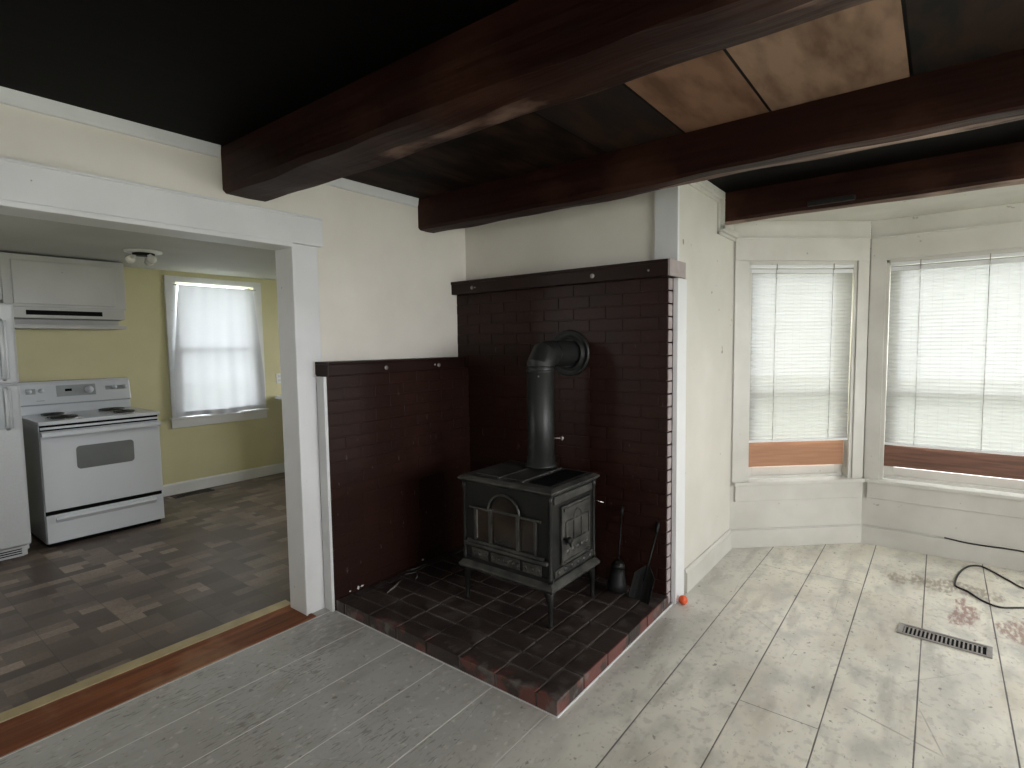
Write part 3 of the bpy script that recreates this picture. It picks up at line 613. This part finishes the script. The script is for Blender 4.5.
# ------------------------------------------------------------------ wood stove
def stove():
    x0, x1, y0, y1 = .556, 1.100, -.660, -.252; zf = HZ+.0045
    root = thing('wood_stove', ((x0+x1)/2, (y0+y1)/2, zf), 'black cast iron wood stove with arched glass front standing on the brick hearth', 'stove')
    zb, zt = .285, .705
    q = MB(); q.box(x0, x1, y0, y1, zb, zt, bev=.004)
    for (cx, cy) in ((x0, y0), (x1, y0), (x0, y1), (x1, y1)):   # corner columns
        q.lathe((cx, cy, zb), (0, 0, 1), [(.014, 0), (.014, .02), (.010, .03), (.010, .38), (.014, .39), (.014, .42)], 10)
    q.box(x0+.01, x1-.01, y0-.008, y0, zb, zb+.02)
    body = q.build('body', IRON, root)
    # top: moulded slab with griddle lid
    q = MB()
    def frame(z0_, e0, z1_, e1):
        A = [(x0-e0, y0-e0, z0_), (x1+e0, y0-e0, z0_), (x1+e0, y1+e0, z0_), (x0-e0, y1+e0, z0_)]
        B = [(x0-e1, y0-e1, z1_), (x1+e1, y0-e1, z1_), (x1+e1, y1+e1, z1_), (x0-e1, y1+e1, z1_)]
        a = [q.bm.verts.new(p) for p in A]; b = [q.bm.verts.new(p) for p in B]
        q.bm.faces.new(a[::-1]); q.bm.faces.new(b)
        for i in range(4): q.bm.faces.new([a[i], a[(i+1) % 4], b[(i+1) % 4], b[i]])
    frame(.703, .008, .716, .026); frame(.716, .026, .726, .026); frame(.726, .026, .738, .004)
    q.box(x0+.03, x1-.16, y0+.05, y1-.03, .736, .741); q.box(x1-.20, x1-.18, y0+.03, y1-.02, .736, .746); q.box(x0+.20, x0+.215, y0+.03, y1-.1, .736, .744)
    q.build('top_plate', IRON2, root, bevel=.003)
    q = MB(); q.box(x1-.155, x1-.022, y0+.04, y1-.03, .7365, .7425, bev=.002); q.build('griddle_lid', BLACK, root)
    # skirt
    q = MB(); frame(.235, .012, .250, .028); frame(.250, .028, .262, .028); frame(.262, .028, .286, .006); q.build('base_skirt', IRON2, root, bevel=.003)
    # front face with arched three light window
    xm = (x0+x1)/2 + .0; yf = y0
    aw = .088
    def pf(mb, poly, d0, d1, m=None): mb.prism(poly, 1, yf-d0, yf-d1, m)
    q = MB()
    fr_z0, fr_z1 = .415, .575
    # frame bars
    for a, b in ((x0+.075, x0+.087), (x1-.087, x1-.075)): q.box(a, b, yf-.014, yf, fr_z0-.01, fr_z1)
    for s in (-1, 1): q.box(xm+s*(aw+.0)-.009, xm+s*(aw+.0)+.009, yf-.016, yf, fr_z0-.01, fr_z1+.01)
    arc = [(xm+(aw+.012)*cos(a), fr_z1+.0+(aw+.005)*sin(a)) for a in [PI*k/16 for k in range(17)]]
    path = [(x0+.045, yf-.012, fr_z1)] + [(x0+.09, yf-.012, fr_z1)] + [(p[0], yf-.012, p[1]) for p in reversed(arc)] + [(x1-.09, yf-.012, fr_z1), (x1-.045, yf-.012, fr_z1)]
    q.tube(path, .006, 8)
    q.box(x0+.03, x1-.03, yf-.018, yf, fr_z0-.025, fr_z0-.010); q.box(x0+.005, x1-.005, yf-.022, yf, fr_z0-.045, fr_z0-.028, bev=.003)
    q.box(xm-aw, xm+aw, yf-.010, yf, fr_z1-.004, fr_z1+.006)
    q.build('front_frame', IRON2, root, bevel=.002)
    q = MB(); pf(q, [(xm-aw+.008, fr_z0-.005)]+[(xm+aw-.008, fr_z0-.005)]+[(xm+(aw-.008)*cos(a), fr_z1+(aw-.012)*sin(a)) for a in [PI*k/16 for k in range(17)]], 0, .004)
    tag(q.build('glass_pane', SOOT, root), 'arched centre pane')
    for a, b in ((x0+.087, xm-aw-.01), (xm+aw+.01, x1-.087)):
        q = MB(); q.box(a, b, yf-.004, yf, fr_z0-.005, fr_z1-.006); q.build('glass_pane', SOOT, root)
    q = MB(); q.box(x0+.088, x0+.094, yf-.0075, yf-.004, fr_z0, fr_z1-.01); tag(q.build('highlight_strip', REG, root), 'bright strip for a highlight on the window frame')  # pale strip stands in for a thin highlight on the frame
    # ornament band below
    q = MB()
    for a, b in ((x0+.05, x0+.16), (x0+.18, x1-.18), (x1-.16, x1-.05)):
        q.box(a, b, yf-.006, yf, .305, .355, bev=.002)
        n = int((b-a)/.028)
        for k in range(n): q.lathe((a+.016+k*(b-a-.03)/max(1, n-1), yf-.006, .33), (0, -1, 0), [(.011, 0), (.008, .003), (.004, .0045), (0, .005)], 8)
    q.build('ornament_band', IRON2, root)
    # side door on the right face
    dr0, dr1, dz0, dz1 = y0+.085, y1-.055, .345, .635
    q = MB(); q.box(x1, x1+.006, y0+.03, y1-.02, .655, .692, bev=.002); q.build('upper_side_panel', IRON2, root); q = MB(); q.box(x1, x1+.008, y0+.03, y1-.02, .297, .335, bev=.002)
    for k in range(6):
        q.lathe((x1+.008, y0+.065+k*.058, .316), (1, 0, 0), [(.015, 0), (.011, .003), (.006, .0055), (0, .006)], 8)
    q.build('lower_side_panel', IRON2, root)
    q = MB(); q.box(x1, x1+.014, dr0, dr1, dz0, dz1, bev=.003)
    X = x1+.014
    for (a, b, c, d) in ((dr0+.012, dr1-.012, dz1-.028, dz1-.012), (dr0+.012, dr1-.012, dz0+.012, dz0+.02), (dr0+.03, dr1-.02, dz0+.095, dz0+.108), (dr0+.03, dr1-.02, dz1-.085, dz1-.078)):
        q.box(X, X+.007, a, b, c, d)
    w = (dr1-dr0-.05)/3
    for k in range(4): q.box(X, X+.006, dr0+.03+k*w-.004, dr0+.03+k*w+.004, dz0+.1, dz1-.08)
    ym = dr0+.03+1.5*w
    q.tube([(X+.003, ym+w*.5*cos(a)*1.0, dz1-.08+w*.6*sin(a)) for a in [PI*k/10 for k in range(11)]], .004, 6)
    for k in range(5): q.lathe((X, dr0+.05+k*.045, dz0+.058), (1, 0, 0), [(.016, 0), (.011, .004), (0, .006)], 8)
    door = q.build('side_door', IRON2, root, bevel=.0015)
    q = MB(); q.lathe((X, dr0+.012, .475), (1, 0, 0), [(.008, 0), (.008, .02), (.016, .024), (.018, .034), (.012, .044), (0, .046)], 14); q.tube([(X+.02, dr0+.012, .475), (X+.024, dr0+.03, .46), (X+.024, dr0+.036, .435)], .005, 8); q.build('handle', IRON, door)
    q = MB(); q.tube([(x1+.01, y1-.01, .60), (x1+.055, y1+.012, .585)], .003, 6); q.build('air_lever', CHROME, root)
    # legs: cabriole
    for cx, cy, sx, sy in ((x0+.005, y0+.005, -1, -1), (x1-.005, y0+.005, 1, -1), (x0+.005, y1-.005, -1, 1), (x1-.005, y1-.005, 1, 1)):
        q = MB(); d = Vector((sx, sy, 0))*.7071
        prof = [(.250, -.035, .036), (.228, -.016, .030), (.205, -.004, .021), (.17, .000, .015), (.12, .0, .012), (.085, .001, .011), (.075, .002, .013), (zf, .003, .013)]
        q.tube([Vector((cx, cy, z)) + d*o for z, o, r in prof], [r for z, o, r in prof], 8); q.build('leg', IRON, root)
stove()
# stove pipe
def pipe():
    px, py, r = .803, -.305, .0745
    root = thing('stove_pipe', (px, py, .742), 'black metal stovepipe rising from the stove and elbowing into the brick wall', 'stovepipe')
    q = MB(); q.lathe((px, py, .7475), (0, 0, 1), [(r+.016, 0), (r+.016, .012), (r+.004, .02), (r+.004, .05), (r, .052), (r, .515), (r+.002, .517), (r+.002, .53)], 28); q.build('pipe_section', PIPE, root)
    tgt = Vector((.805, -.004, 1.362)); z1 = 1.362
    q = MB(); c = Vector((px, py, 1.275)); R = .105
    pts = [c]; d = (Vector((tgt.x, tgt.y, 0))-Vector((px, py, 0))).normalized()
    for a in (22.5, 67.5): 
        t = math.radians(a); pts.append(Vector((px, py, 1.275)) + d*(R*(1-cos(t))) + Vector((0, 0, R*sin(t))))
    pts.append(Vector((px, py, 1.275)) + d*R + Vector((0, 0, R)))
    # gored segments with visible rings
    g = [Vector((px, py, 1.265)), Vector((px, py, 1.300)), Vector((px, py, 1.300))+d*.045+Vector((0, 0, .058)), Vector((px, py, 1.362))+d*.10, Vector((px, py, 1.362))+d*.300]
    q.tube(g, [r, r, r*1.02, r, r], 28)
    g2 = q.build('elbow', PIPE, root)
    for f in g2.data.polygons: f.use_smooth = True
    g2.data.set_sharp_from_angle(angle=math.radians(20))
    q = MB(); q.tube([g[3]+d*.005, g[3]+d*.012], r+.0025, 28); q.lathe(g[1]-Vector((0, 0, .012)), (0, 0, 1), [(r+.001, 0), (r+.003, .003), (r+.003, .008), (r+.001, .011)], 28); q.build('seam_ring', IRON, root)
    q = MB(); q.lathe((tgt.x, -.003, 1.362), (0, -1, 0), [(.135, 0), (.135, .006), (.128, .014), (.122, .014), (.118, .008), (.100, .008), (.096, .03), (.092, .03), (.09, .01), (.078, .01)], 32); q.build('wall_collar', PIPE, root)
    q = MB(); a = Vector((px+.057, py+.044, .90)); q.tube([a, a+Vector((.03, .023, 0))], .004, 8); q.lathe(a+Vector((.03, .023, 0)), (.79, .61, 0), [(.004, 0), (.012, .003), (.012, .012), (0, .018)], 10); q.build('damper_handle', REG, root)
    q = MB(); q.lathe((px+.035, py-.065, 1.245), (.5, -.86, 0), [(.005, 0), (.005, .003), (0, .004)], 8); q.build('rivet', REG, root)
pipe()
# ------------------------------------------------------------------ fireplace tools leaning on the panel
def shovel():
    root = thing('fireplace_shovel', (1.315, -.16, HZ+.003), 'black fireplace shovel, blade down, leaning on the brick wall near the white edge', 'shovel')
    z = HZ+.003
    q = MB(); T = Matrix.Translation((1.315, -.150, z)) @ Matrix.Rotation(math.radians(-22), 4, 'X') @ Matrix.Rotation(math.radians(6), 4, 'Y')
    n = 8
    for k in range(n):
        a0, a1 = -1+2*k/n, -1+2*(k+1)/n
        def h(a): return .012*a*a
        vs = []
        for (a, zz, w) in ((a0, 0, .058), (a1, 0, .058), (a1, .13, .058), (a0, .13, .058)): vs.append(q.bm.verts.new(T @ Vector((a*w, -h(a), zz))))
        q.bm.faces.new(vs)
        top = [q.bm.verts.new(T @ Vector((a*.058, -h(a), .13))) for a in (a0, a1)] + [q.bm.verts.new(T @ Vector((a*.012, -.002, .185))) for a in (a1, a0)]
        q.bm.faces.new(top)
    o = q.build('blade', DKTOOL, root); s = o.modifiers.new('thick', 'SOLIDIFY'); s.thickness = .003
    q = MB(); q.tube([T @ Vector((0, -.002, .10)), T @ Vector((0, -.002, .25)), T @ Vector((0, -.002, .36))], .0055, 8); q.lathe(T @ Vector((0, -.002, .36)), (.02, .35, .93), [(.006, 0), (.010, .01), (.011, .05), (.004, .06)], 10); q.build('handle', DKTOOL, root)
def brush():
    root = thing('fireplace_brush', (1.19, -.15, HZ+.02), 'black hearth brush standing upright left of the shovel by the stove', 'brush')
    z = HZ+.020
    T = Matrix.Translation((1.185, -.155, z)) @ Matrix.Rotation(math.radians(-17), 4, 'X') @ Matrix.Rotation(math.radians(-4), 4, 'Y')
    q = MB(); q.lathe(T @ Vector((0, 0, .0)), T.to_3x3() @ Vector((0, 0, 1)), [(.052, 0), (.050, .04), (.040, .09), (.034, .12)], 16); q.build('bristles', DKTOOL, root)
    q = MB(); q.lathe(T @ Vector((0, 0, .12)), T.to_3x3() @ Vector((0, 0, 1)), [(.037, 0), (.038, .012), (.030, .03), (.012, .045)], 16)
    q.build('ferrule', IRON, root)
    q = MB(); q.tube([T @ Vector((0, 0, .155)), T @ Vector((0, 0, .40))], .0055, 8); q.tube([T @ Vector((0, 0, .40)), T @ Vector((0, 0, .45))], .010, 8)
    q.build('handle', DKTOOL, root)
shovel(); brush()
q = MB(); bmesh.ops.create_icosphere(q.bm, subdivisions=3, radius=.0245)
for v in q.bm.verts: v.co += Vector((1.466, .075, .0250))
o = smooth(q.build('ball', ORANGE, loc=(1.466, .075, .0005))); tag(o, 'small orange ball on the floor at the foot of the white edge board', 'ball')
# ------------------------------------------------------------------ floor register
def register(x, y, L, Wd, ang, label, n, m):
    root = thing('floor_register', (x, y, .0005), label, 'floor vent')
    T = Matrix.Translation((x, y, 0)) @ Matrix.Rotation(ang, 4, 'Z')
    q = MB(); h = .007
    q.box(-L/2, L/2, -Wd/2, -Wd/2+.014, .0005, h, T=T); q.box(-L/2, L/2, Wd/2-.014, Wd/2, .0005, h, T=T)
    q.box(-L/2, -L/2+.022, -Wd/2+.014, Wd/2-.014, .0005, h, T=T); q.box(L/2-.022, L/2, -Wd/2+.014, Wd/2-.014, .0005, h, T=T)
    q.build('frame', m, root, bevel=.002)
    q = MB(); q.box(-L/2+.02, L/2-.02, -Wd/2+.02, Wd/2-.02, .0006, .0015, T=T); q.build('dark_opening', BLACK, root)
    q = MB(); w = (L-.05)/n
    for k in range(n): q.box(-L/2+.025+k*w, -L/2+.025+k*w+w*.42, -Wd/2+.02, Wd/2-.02, .002, .006, T=T)
    q.build('louvers', m, root)
register(2.578, .445, .352, .118, math.radians(-3.5), 'grey slotted metal floor register set in the painted boards near the bay', 19, REG)
register(KX+.12, -.50, .36, .13, PI/2, 'dark floor vent against the kitchen baseboard beside the range', 14, mat('dark_vent_metal', (.03, .025, .022), .5))
# ------------------------------------------------------------------ cord
def catmull(P, n=8):
    P = [Vector(p) for p in P]; out = []
    for i in range(len(P)-1):
        a, b, c, d = P[max(i-1, 0)], P[i], P[i+1], P[min(i+2, len(P)-1)]
        for k in range(n):
            t = k/n; out.append(.5*((2*b)+(c-a)*t+(2*a-5*b+4*c-d)*t*t+(3*b-a-3*c+d)*t**3))
    return out+[P[-1]]
yb = Y2-.024
q = MB(); q.tube(catmull([(2.582, yb, .134), (2.68, yb-.002, .125), (2.78, yb-.004, .124), (2.95, yb-.004, .128), (3.15, yb-.005, .11), (3.3, yb-.02, .05), (3.33, yb-.12, .006), (3.22, 1.50, .006), (3.10, 1.40, .006), (2.95, 1.375, .006), (2.885, 1.46, .006), (2.80, 1.60, .006), (2.755, 1.635, .006), (2.70, 1.58, .006), (2.655, 1.42, .006), (2.635, 1.26, .006), (2.64, 1.19, .006), (2.69, 1.145, .006), (2.74, 1.06, .006), (2.815, 1.01, .006), (2.91, 1.07, .006), (3.05, 1.13, .006), (3.3, 1.1, .006), (3.7, .9, .006)]), .0050, 8)
tag(q.build('power_cord', CORD, loc=(2.8, 1.4, 0)), 'thin black cord looping over the floorboards and up the bay baseboard', 'cord')
# ------------------------------------------------------------------ kitchen: range
def range_():
    xf, y0, y1 = -2.455, -1.782, -1.020; xb = -3.12
    root = thing('kitchen_range', ((xf+xb)/2, (y0+y1)/2, 0), 'white freestanding electric range between the refrigerator and the kitchen window', 'range')
    q = MB(); q.box(xb, xf-.03, y0+.004, y1-.004, .03, .885, bev=.003); q.build('body', WHITE, root); q = MB(); q.box(xb+.03, xf-.05, y0+.02, y1-.02, 0, .03); q.build('shaded_base', BLACK, root)  # base box coloured black for the shadow under the range
    q = MB(); q.box(xb, xf+.006, y0, y1, .888, .915, bev=.006); q.build('cooktop', WHITE, root)
    q = MB(); q.box(xf-.03, xf-.022, y0+.01, y1-.01, .04, .887); q.build('front_recess', BLACK, root)
    # front lip under the cooktop
    q = MB(); q.box(xf-.022, xf-.004, y0+.01, y1-.01, .856, .872, bev=.002); q.build('vent_rail', WHITE, root)
    q = MB(); q.box(xf-.022, xf, y0+.006, y1-.006, .268, .845, bev=.006); d = q.build('oven_door', WHITE, root)
    q = MB(); w0, w1, v0, v1 = -1.578, -1.213, .545, .715; r = .025
    poly = []
    for cx, cy, a0 in ((w1-r, v1-r, 0), (w0+r, v1-r, 90), (w0+r, v0+r, 180), (w1-r, v0+r, 270)):
        for k in range(6): a = math.radians(a0+k*18); poly.append((cx+r*cos(a), cy+r*sin(a)))
    q.prism(poly, 0, xf-.002, xf+.002); q.build('oven_window', GREYG, d)
    q = MB(); q.prism([(xf, .842), (xf+.03, .838), (xf+.042, .82), (xf+.040, .806), (xf+.030, .800), (xf+.024, .812), (xf+.006, .812), (xf, .79)], 1, y0+.008, y1-.008)
    for v in q.bm.verts: pass
    q.build('handle', WHITE, d, bevel=.003)
    q = MB(); q.box(xf-.022, xf, y0+.006, y1-.006, .035, .238, bev=.006); d = q.build('storage_drawer', WHITE, root)
    q = MB(); q.prism([(xf, .222), (xf+.016, .214), (xf+.020, .204), (xf+.012, .196), (xf, .178)], 1, y0+.06, y1-.06); q.build('handle', WHITE, d, bevel=.003)
    # backguard, leaning face
    q = MB(); q.prism([(-3.20, .90), (-3.085, .90), (-3.085, .985), (-3.060, .992), (-3.085, 1.15), (-3.10, 1.172), (-3.20, 1.172)], 1, y0+.0, y1-.0); bgd = q.build('backguard', WHITE, root, bevel=.006)
    def face(y, z): t = (z-.992)/(1.15-.992); return Vector((-3.060-.025*t, y, z))
    nrm = Vector((.158, 0, .025)).normalized()
    def plate(a, b, z0_, z1_, m, name, th=.002):
        q = MB(); v = []
        for off in (0, th):
            for (yy, zz) in ((a, z0_), (b, z0_), (b, z1_), (a, z1_)): v.append(q.bm.verts.new(face(yy, zz)+nrm*off))
        q.bm.faces.new(v[:4][::-1]); q.bm.faces.new(v[4:])
        for i in range(4): q.bm.faces.new([v[i], v[(i+1) % 4], v[4+(i+1) % 4], v[4+i]])
        return q.build(name, m, bgd)
    plate(-1.53, -1.27, 1.045, 1.135, PANELG, 'control_panel'); plate(-1.475, -1.43, 1.085, 1.105, BLACK, 'display', .003)
    plate(-1.72, -1.66, 1.075, 1.118, PANELG, 'knob_plate', .001); plate(-1.20, -1.06, 1.078, 1.112, PANELG, 'knob_plate', .001)
    plate(-1.66, -1.61, 1.018, 1.024, PANELG, 'badge', .001)
    for y in (-1.70, -1.625, -1.135, -1.06):
        q = MB(); q.lathe(face(y, 1.098), nrm, [(.019, 0), (.019, .006), (.014, .008), (.012, .022), (0, .024)], 16); q.build('knob', WHITE, bgd)
    q = MB(); q.lathe(face(-1.315, 1.09), nrm, [(.031, .002), (.031, .008), (.022, .011), (.019, .028), (0, .030)], 20); q.build('knob', WHITE, bgd)
    for cx, cy, r in ((-2.62, -1.60, .095), (-2.62, -1.21, .075), (-2.90, -1.60, .075), (-2.90, -1.21, .095)):
        q = MB(); q.lathe((cx, cy, .9152), (0, 0, 1), [(r+.012, 0), (r+.012, .003), (r+.004, .003), (r-.004, .0005), (.01, .0005)], 28); pan = q.build('drip_pan', CHROME, root)
        q = MB(); pts = []
        for k in range(80):
            a = k*.38; rr = .018+(r-.022)*k/79; pts.append((cx+rr*cos(a), cy+rr*sin(a), .926))
        q.tube(pts, .006, 6); q.build('burner_coil', DARKC, pan)
range_()
# refrigerator
def fridge():
    xf, y1, y0 = -2.365, -1.878, -2.64; xb = -3.1; H = 1.735
    root = thing('refrigerator', ((xf+xb)/2, (y0+y1)/2, 0), 'white top-freezer refrigerator at the left edge beside the range', 'refrigerator')
    q = MB(); q.box(xb, xf-.06, y0+.006, y1-.004, .05, H-.01, bev=.004); q.box(xb+.03, xf-.09, y0+.03, y1-.03, 0, .05); q.build('body', FRID, root)
    dv = 1.195
    def door(z0_, z1_, name, hz):
        q = MB(); q.box(xf-.056, xf, y0, y1, z0_, z1_, bev=.016); d = q.build(name, FRID, root)
        q = MB(); a, b = hz; q.tube([(xf-.004, y1-.075, a), (xf+.030, y1-.075, a+.02 if b > a else a-.02), (xf+.036, y1-.075, (a+b)/2), (xf+.030, y1-.075, b-.02 if b > a else b+.02), (xf-.004, y1-.075, b)], .013, 10); q.build('handle', FRID, d)
        q = MB(); q.box(xf-.002, xf+.006, y1-.125, y1-.045, min(a, b), max(a, b), bev=.003); q.build('handle_recess', PANELG, d)
    door(dv+.006, H, 'freezer_door', (1.23, 1.62)); door(.095, dv-.006, 'fridge_door', (1.17, .90))
    q = MB(); q.box(xf-.075, xf-.03, y0+.01, y1-.02, .02, .085, bev=.004)
    gr = q.build('base_grille', FRID, root)
    q = MB()
    for k in range(3): q.box(xf-.031, xf-.028, y0+.04, y1-.05, .034+k*.015, .041+k*.015)
    q.build('grille_slot', BLACK, gr)
fridge()
# cabinet over the range
def cab():
    xf = -3.0; root = thing('wall_cabinet', (-3.17, -1.43, 1.76), 'white wall cabinet mounted above the range hood', 'cabinet')
    q = MB(); q.box(KX+.002, xf-.018, -1.82, -1.035, 1.753, 2.150, bev=.002); q.box(xf-.018, xf, -1.82, -1.035, 1.753, 2.150, bev=.003)
    q.build('carcass', CABW, root)
    q = MB(); q.box(xf, xf+.018, -1.765, -1.113, 1.775, 2.105, bev=.006); d = q.build('door', CABW, root)
    q = MB(); q.lathe((xf+.018, -1.46, 2.03), (1, 0, 0), [(.004, 0), (.004, .004), (0, .005)], 8); q.build('knob_screw', REG, d)
    r2 = thing('wall_cabinet', (-3.17, -2.2, 1.80), 'white wall cabinet above the refrigerator, left of the hood cabinet', 'cabinet')
    q = MB(); q.box(KX+.002, xf, -2.66, -1.824, 1.80, 2.150, bev=.003); q.build('carcass', CABW, r2)
    q = MB(); q.box(xf, xf+.018, -2.62, -1.86, 1.82, 2.105, bev=.006); q.build('door', CABW, r2)
cab()
def hood():
    root = thing('range_hood', (-3.1, -1.43, 1.58), 'white under-cabinet range hood with a black slot above the range', 'range hood')
    q = MB(); q.prism([(KX+.002, 1.751), (-2.975, 1.751), (-2.975, 1.668), (-3.13, 1.664), (-3.13, 1.622), (-2.955, 1.618), (-2.955, 1.588), (KX+.002, 1.588)], 1, -1.80, -1.055)
    q.build('body', CABW, root, bevel=.003)
    q = MB(); q.box(-2.976, -2.973, -1.70, -1.215, 1.692, 1.728); q.build('vent_slot', BLACK, root)
hood()
# ceiling light
cl = thing('ceiling_light', (-2.31, -1.115, 2.165), 'flush ceiling light with three frosted bulbs on the kitchen ceiling', 'ceiling light')
q = MB(); q.lathe((-2.31, -1.115, 2.164), (0, 0, -1), [(.125, 0), (.122, .012), (.09, .018), (.03, .02)], 24); q.build('ceiling_plate', TRIM, cl)
q = MB(); q.lathe((-2.31, -1.115, 2.146), (0, 0, -1), [(.075, 0), (.075, .016), (.02, .02)], 20); q.build('socket_ring', DKTOOL, cl)
for a in (.3, 2.4, 4.5):
    p = Vector((-2.31+.062*cos(a), -1.115+.062*sin(a), 2.130)); q = MB(); q.lathe(p, (.7*cos(a), .7*sin(a), -1), [(.014, -.01), (.016, .01), (.030, .03), (.034, .045), (.028, .062), (.010, .073), (0, .075)], 16); q.build('bulb', BULB, cl)
# kitchen window
fr = MB(); xk = KX
cw = .092
fr.box(xk, xk+.02, -.608, ky0, .74, 2.118); fr.box(xk, xk+.02, ky1, .338, .74, 2.118); fr.box(xk, xk+.02, ky0, ky1, kz1, 2.118)
fr.box(xk-.09, xk+.045, -.625, .352, .728, .75); fr.box(xk, xk+.018, -.612, .345, .645, .728)
kwin = tag(fr.build('window_4', TRIM, bevel=.003), kind='structure')
for z0, z1, x in ((1.38, 2.06, -.075), (.75, 1.42, -.05)):
    q = MB(); st = .045
    q.box(xk+x, xk+x+.025, ky0, ky0+st, z0, z1); q.box(xk+x, xk+x+.025, ky1-st, ky1, z0, z1); q.box(xk+x, xk+x+.025, ky0+st, ky1-st, z0, z0+.045); q.box(xk+x, xk+x+.025, ky0+st, ky1-st, z1-(.04 if z1 < 2 else .008), z1)
    so = q.build('sash', TRIM, kwin, bevel=.002)
    q = MB(); q.box(xk+x+.011, xk+x+.014, ky0+st, ky1-st, z0+.04, z1-.008); q.build('glass_pane', GLASS, so)
# curtain
cu = thing('window_curtain', (KX+.05, -.13, .76), 'thin white curtain covering the kitchen window', 'curtain')
bm = bmesh.new(); prev = None; nz_, ny_ = 30, 48
for k in range(nz_+1):
    t = k/nz_; z = 2.028-(2.028-.752)*t
    cur = []
    ya = -.50-.085*min(1, t*1.5); yb_ = .235+.075*min(1, t*1.4)
    for j in range(ny_+1):
        s = j/ny_; y = ya+(yb_-ya)*s
        x = KX+.045+.009*sin(s*38+1.2*sin(t*2))*(.35+.65*t)+.006*sin(s*17+t*3)
        cur.append(bm.verts.new((x-(KX+.05), y+.13, z-.76+.006*sin(s*9)*t)))
    if prev:
        for j in range(ny_): f = bm.faces.new([prev[j], prev[j+1], cur[j+1], cur[j]]); f.smooth = True
    prev = cur
me = bpy.data.meshes.new('cloth'); bm.to_mesh(me); bm.free(); me.materials.append(CURT); o = bpy.data.objects.new('cloth', me); C.objects.link(o); o.parent = cu
bm = bmesh.new(); prev = None
for z in (.80, .752):
    cur = [bm.verts.new((.008+.009*sin(j/48*38+1.2*sin(2)), -.455+.895*j/48*1.0-.0, z-.76+.004*sin(j/48*9))) for j in range(49)]
    if prev:
        for j in range(48): f = bm.faces.new([prev[j], prev[j+1], cur[j+1], cur[j]]); f.smooth = True
    prev = cur
me = bpy.data.meshes.new('hem'); bm.to_mesh(me); bm.free(); me.materials.append(CURT); o = bpy.data.objects.new('hem', me); C.objects.link(o); o.parent = cu
q = MB(); q.tube([(KX+.045, -.54, 2.03), (KX+.045, .27, 2.03)], .006, 8); q.build('curtain_rod', TRIM, cu)
# outlet and counter end at the right of the kitchen
ol = thing('wall_outlet', (KX+.003, .50, 1.07), 'white outlet plate on the yellow wall above the counter end', 'outlet')
q = MB(); q.box(KX+.0005, KX+.006, .475, .545, 1.015, 1.125, bev=.002); q.build('cover_plate', TRIM, ol)
for z in (1.035, 1.08):
    q = MB(); q.box(KX+.006, KX+.008, .495, .525, z, z+.025); q.build('receptacle', WHITE, ol)
q = MB(); q.box(KX+.021, -2.80, .44, 1.7, .845, .882, bev=.006); ct = q.build('countertop', TRIM, loc=(KX+.3, 1.0, .845)); tag(ct, 'white counter end jutting out beyond the kitchen window', 'countertop')
q = MB(); q.box(KX+.021, -2.86, .60, 1.68, 0, .845, bev=.003); tag(q.build('base_cabinet', CABW, loc=(KX+.3, 1.1, 0)), 'white base cabinet under the kitchen counter end', 'cabinet')
# ------------------------------------------------------------------ outside ground
q = MB(); q.box(-30, 30, -30, 30, -.6, -.5); struct('ground', q, TILEOUT)
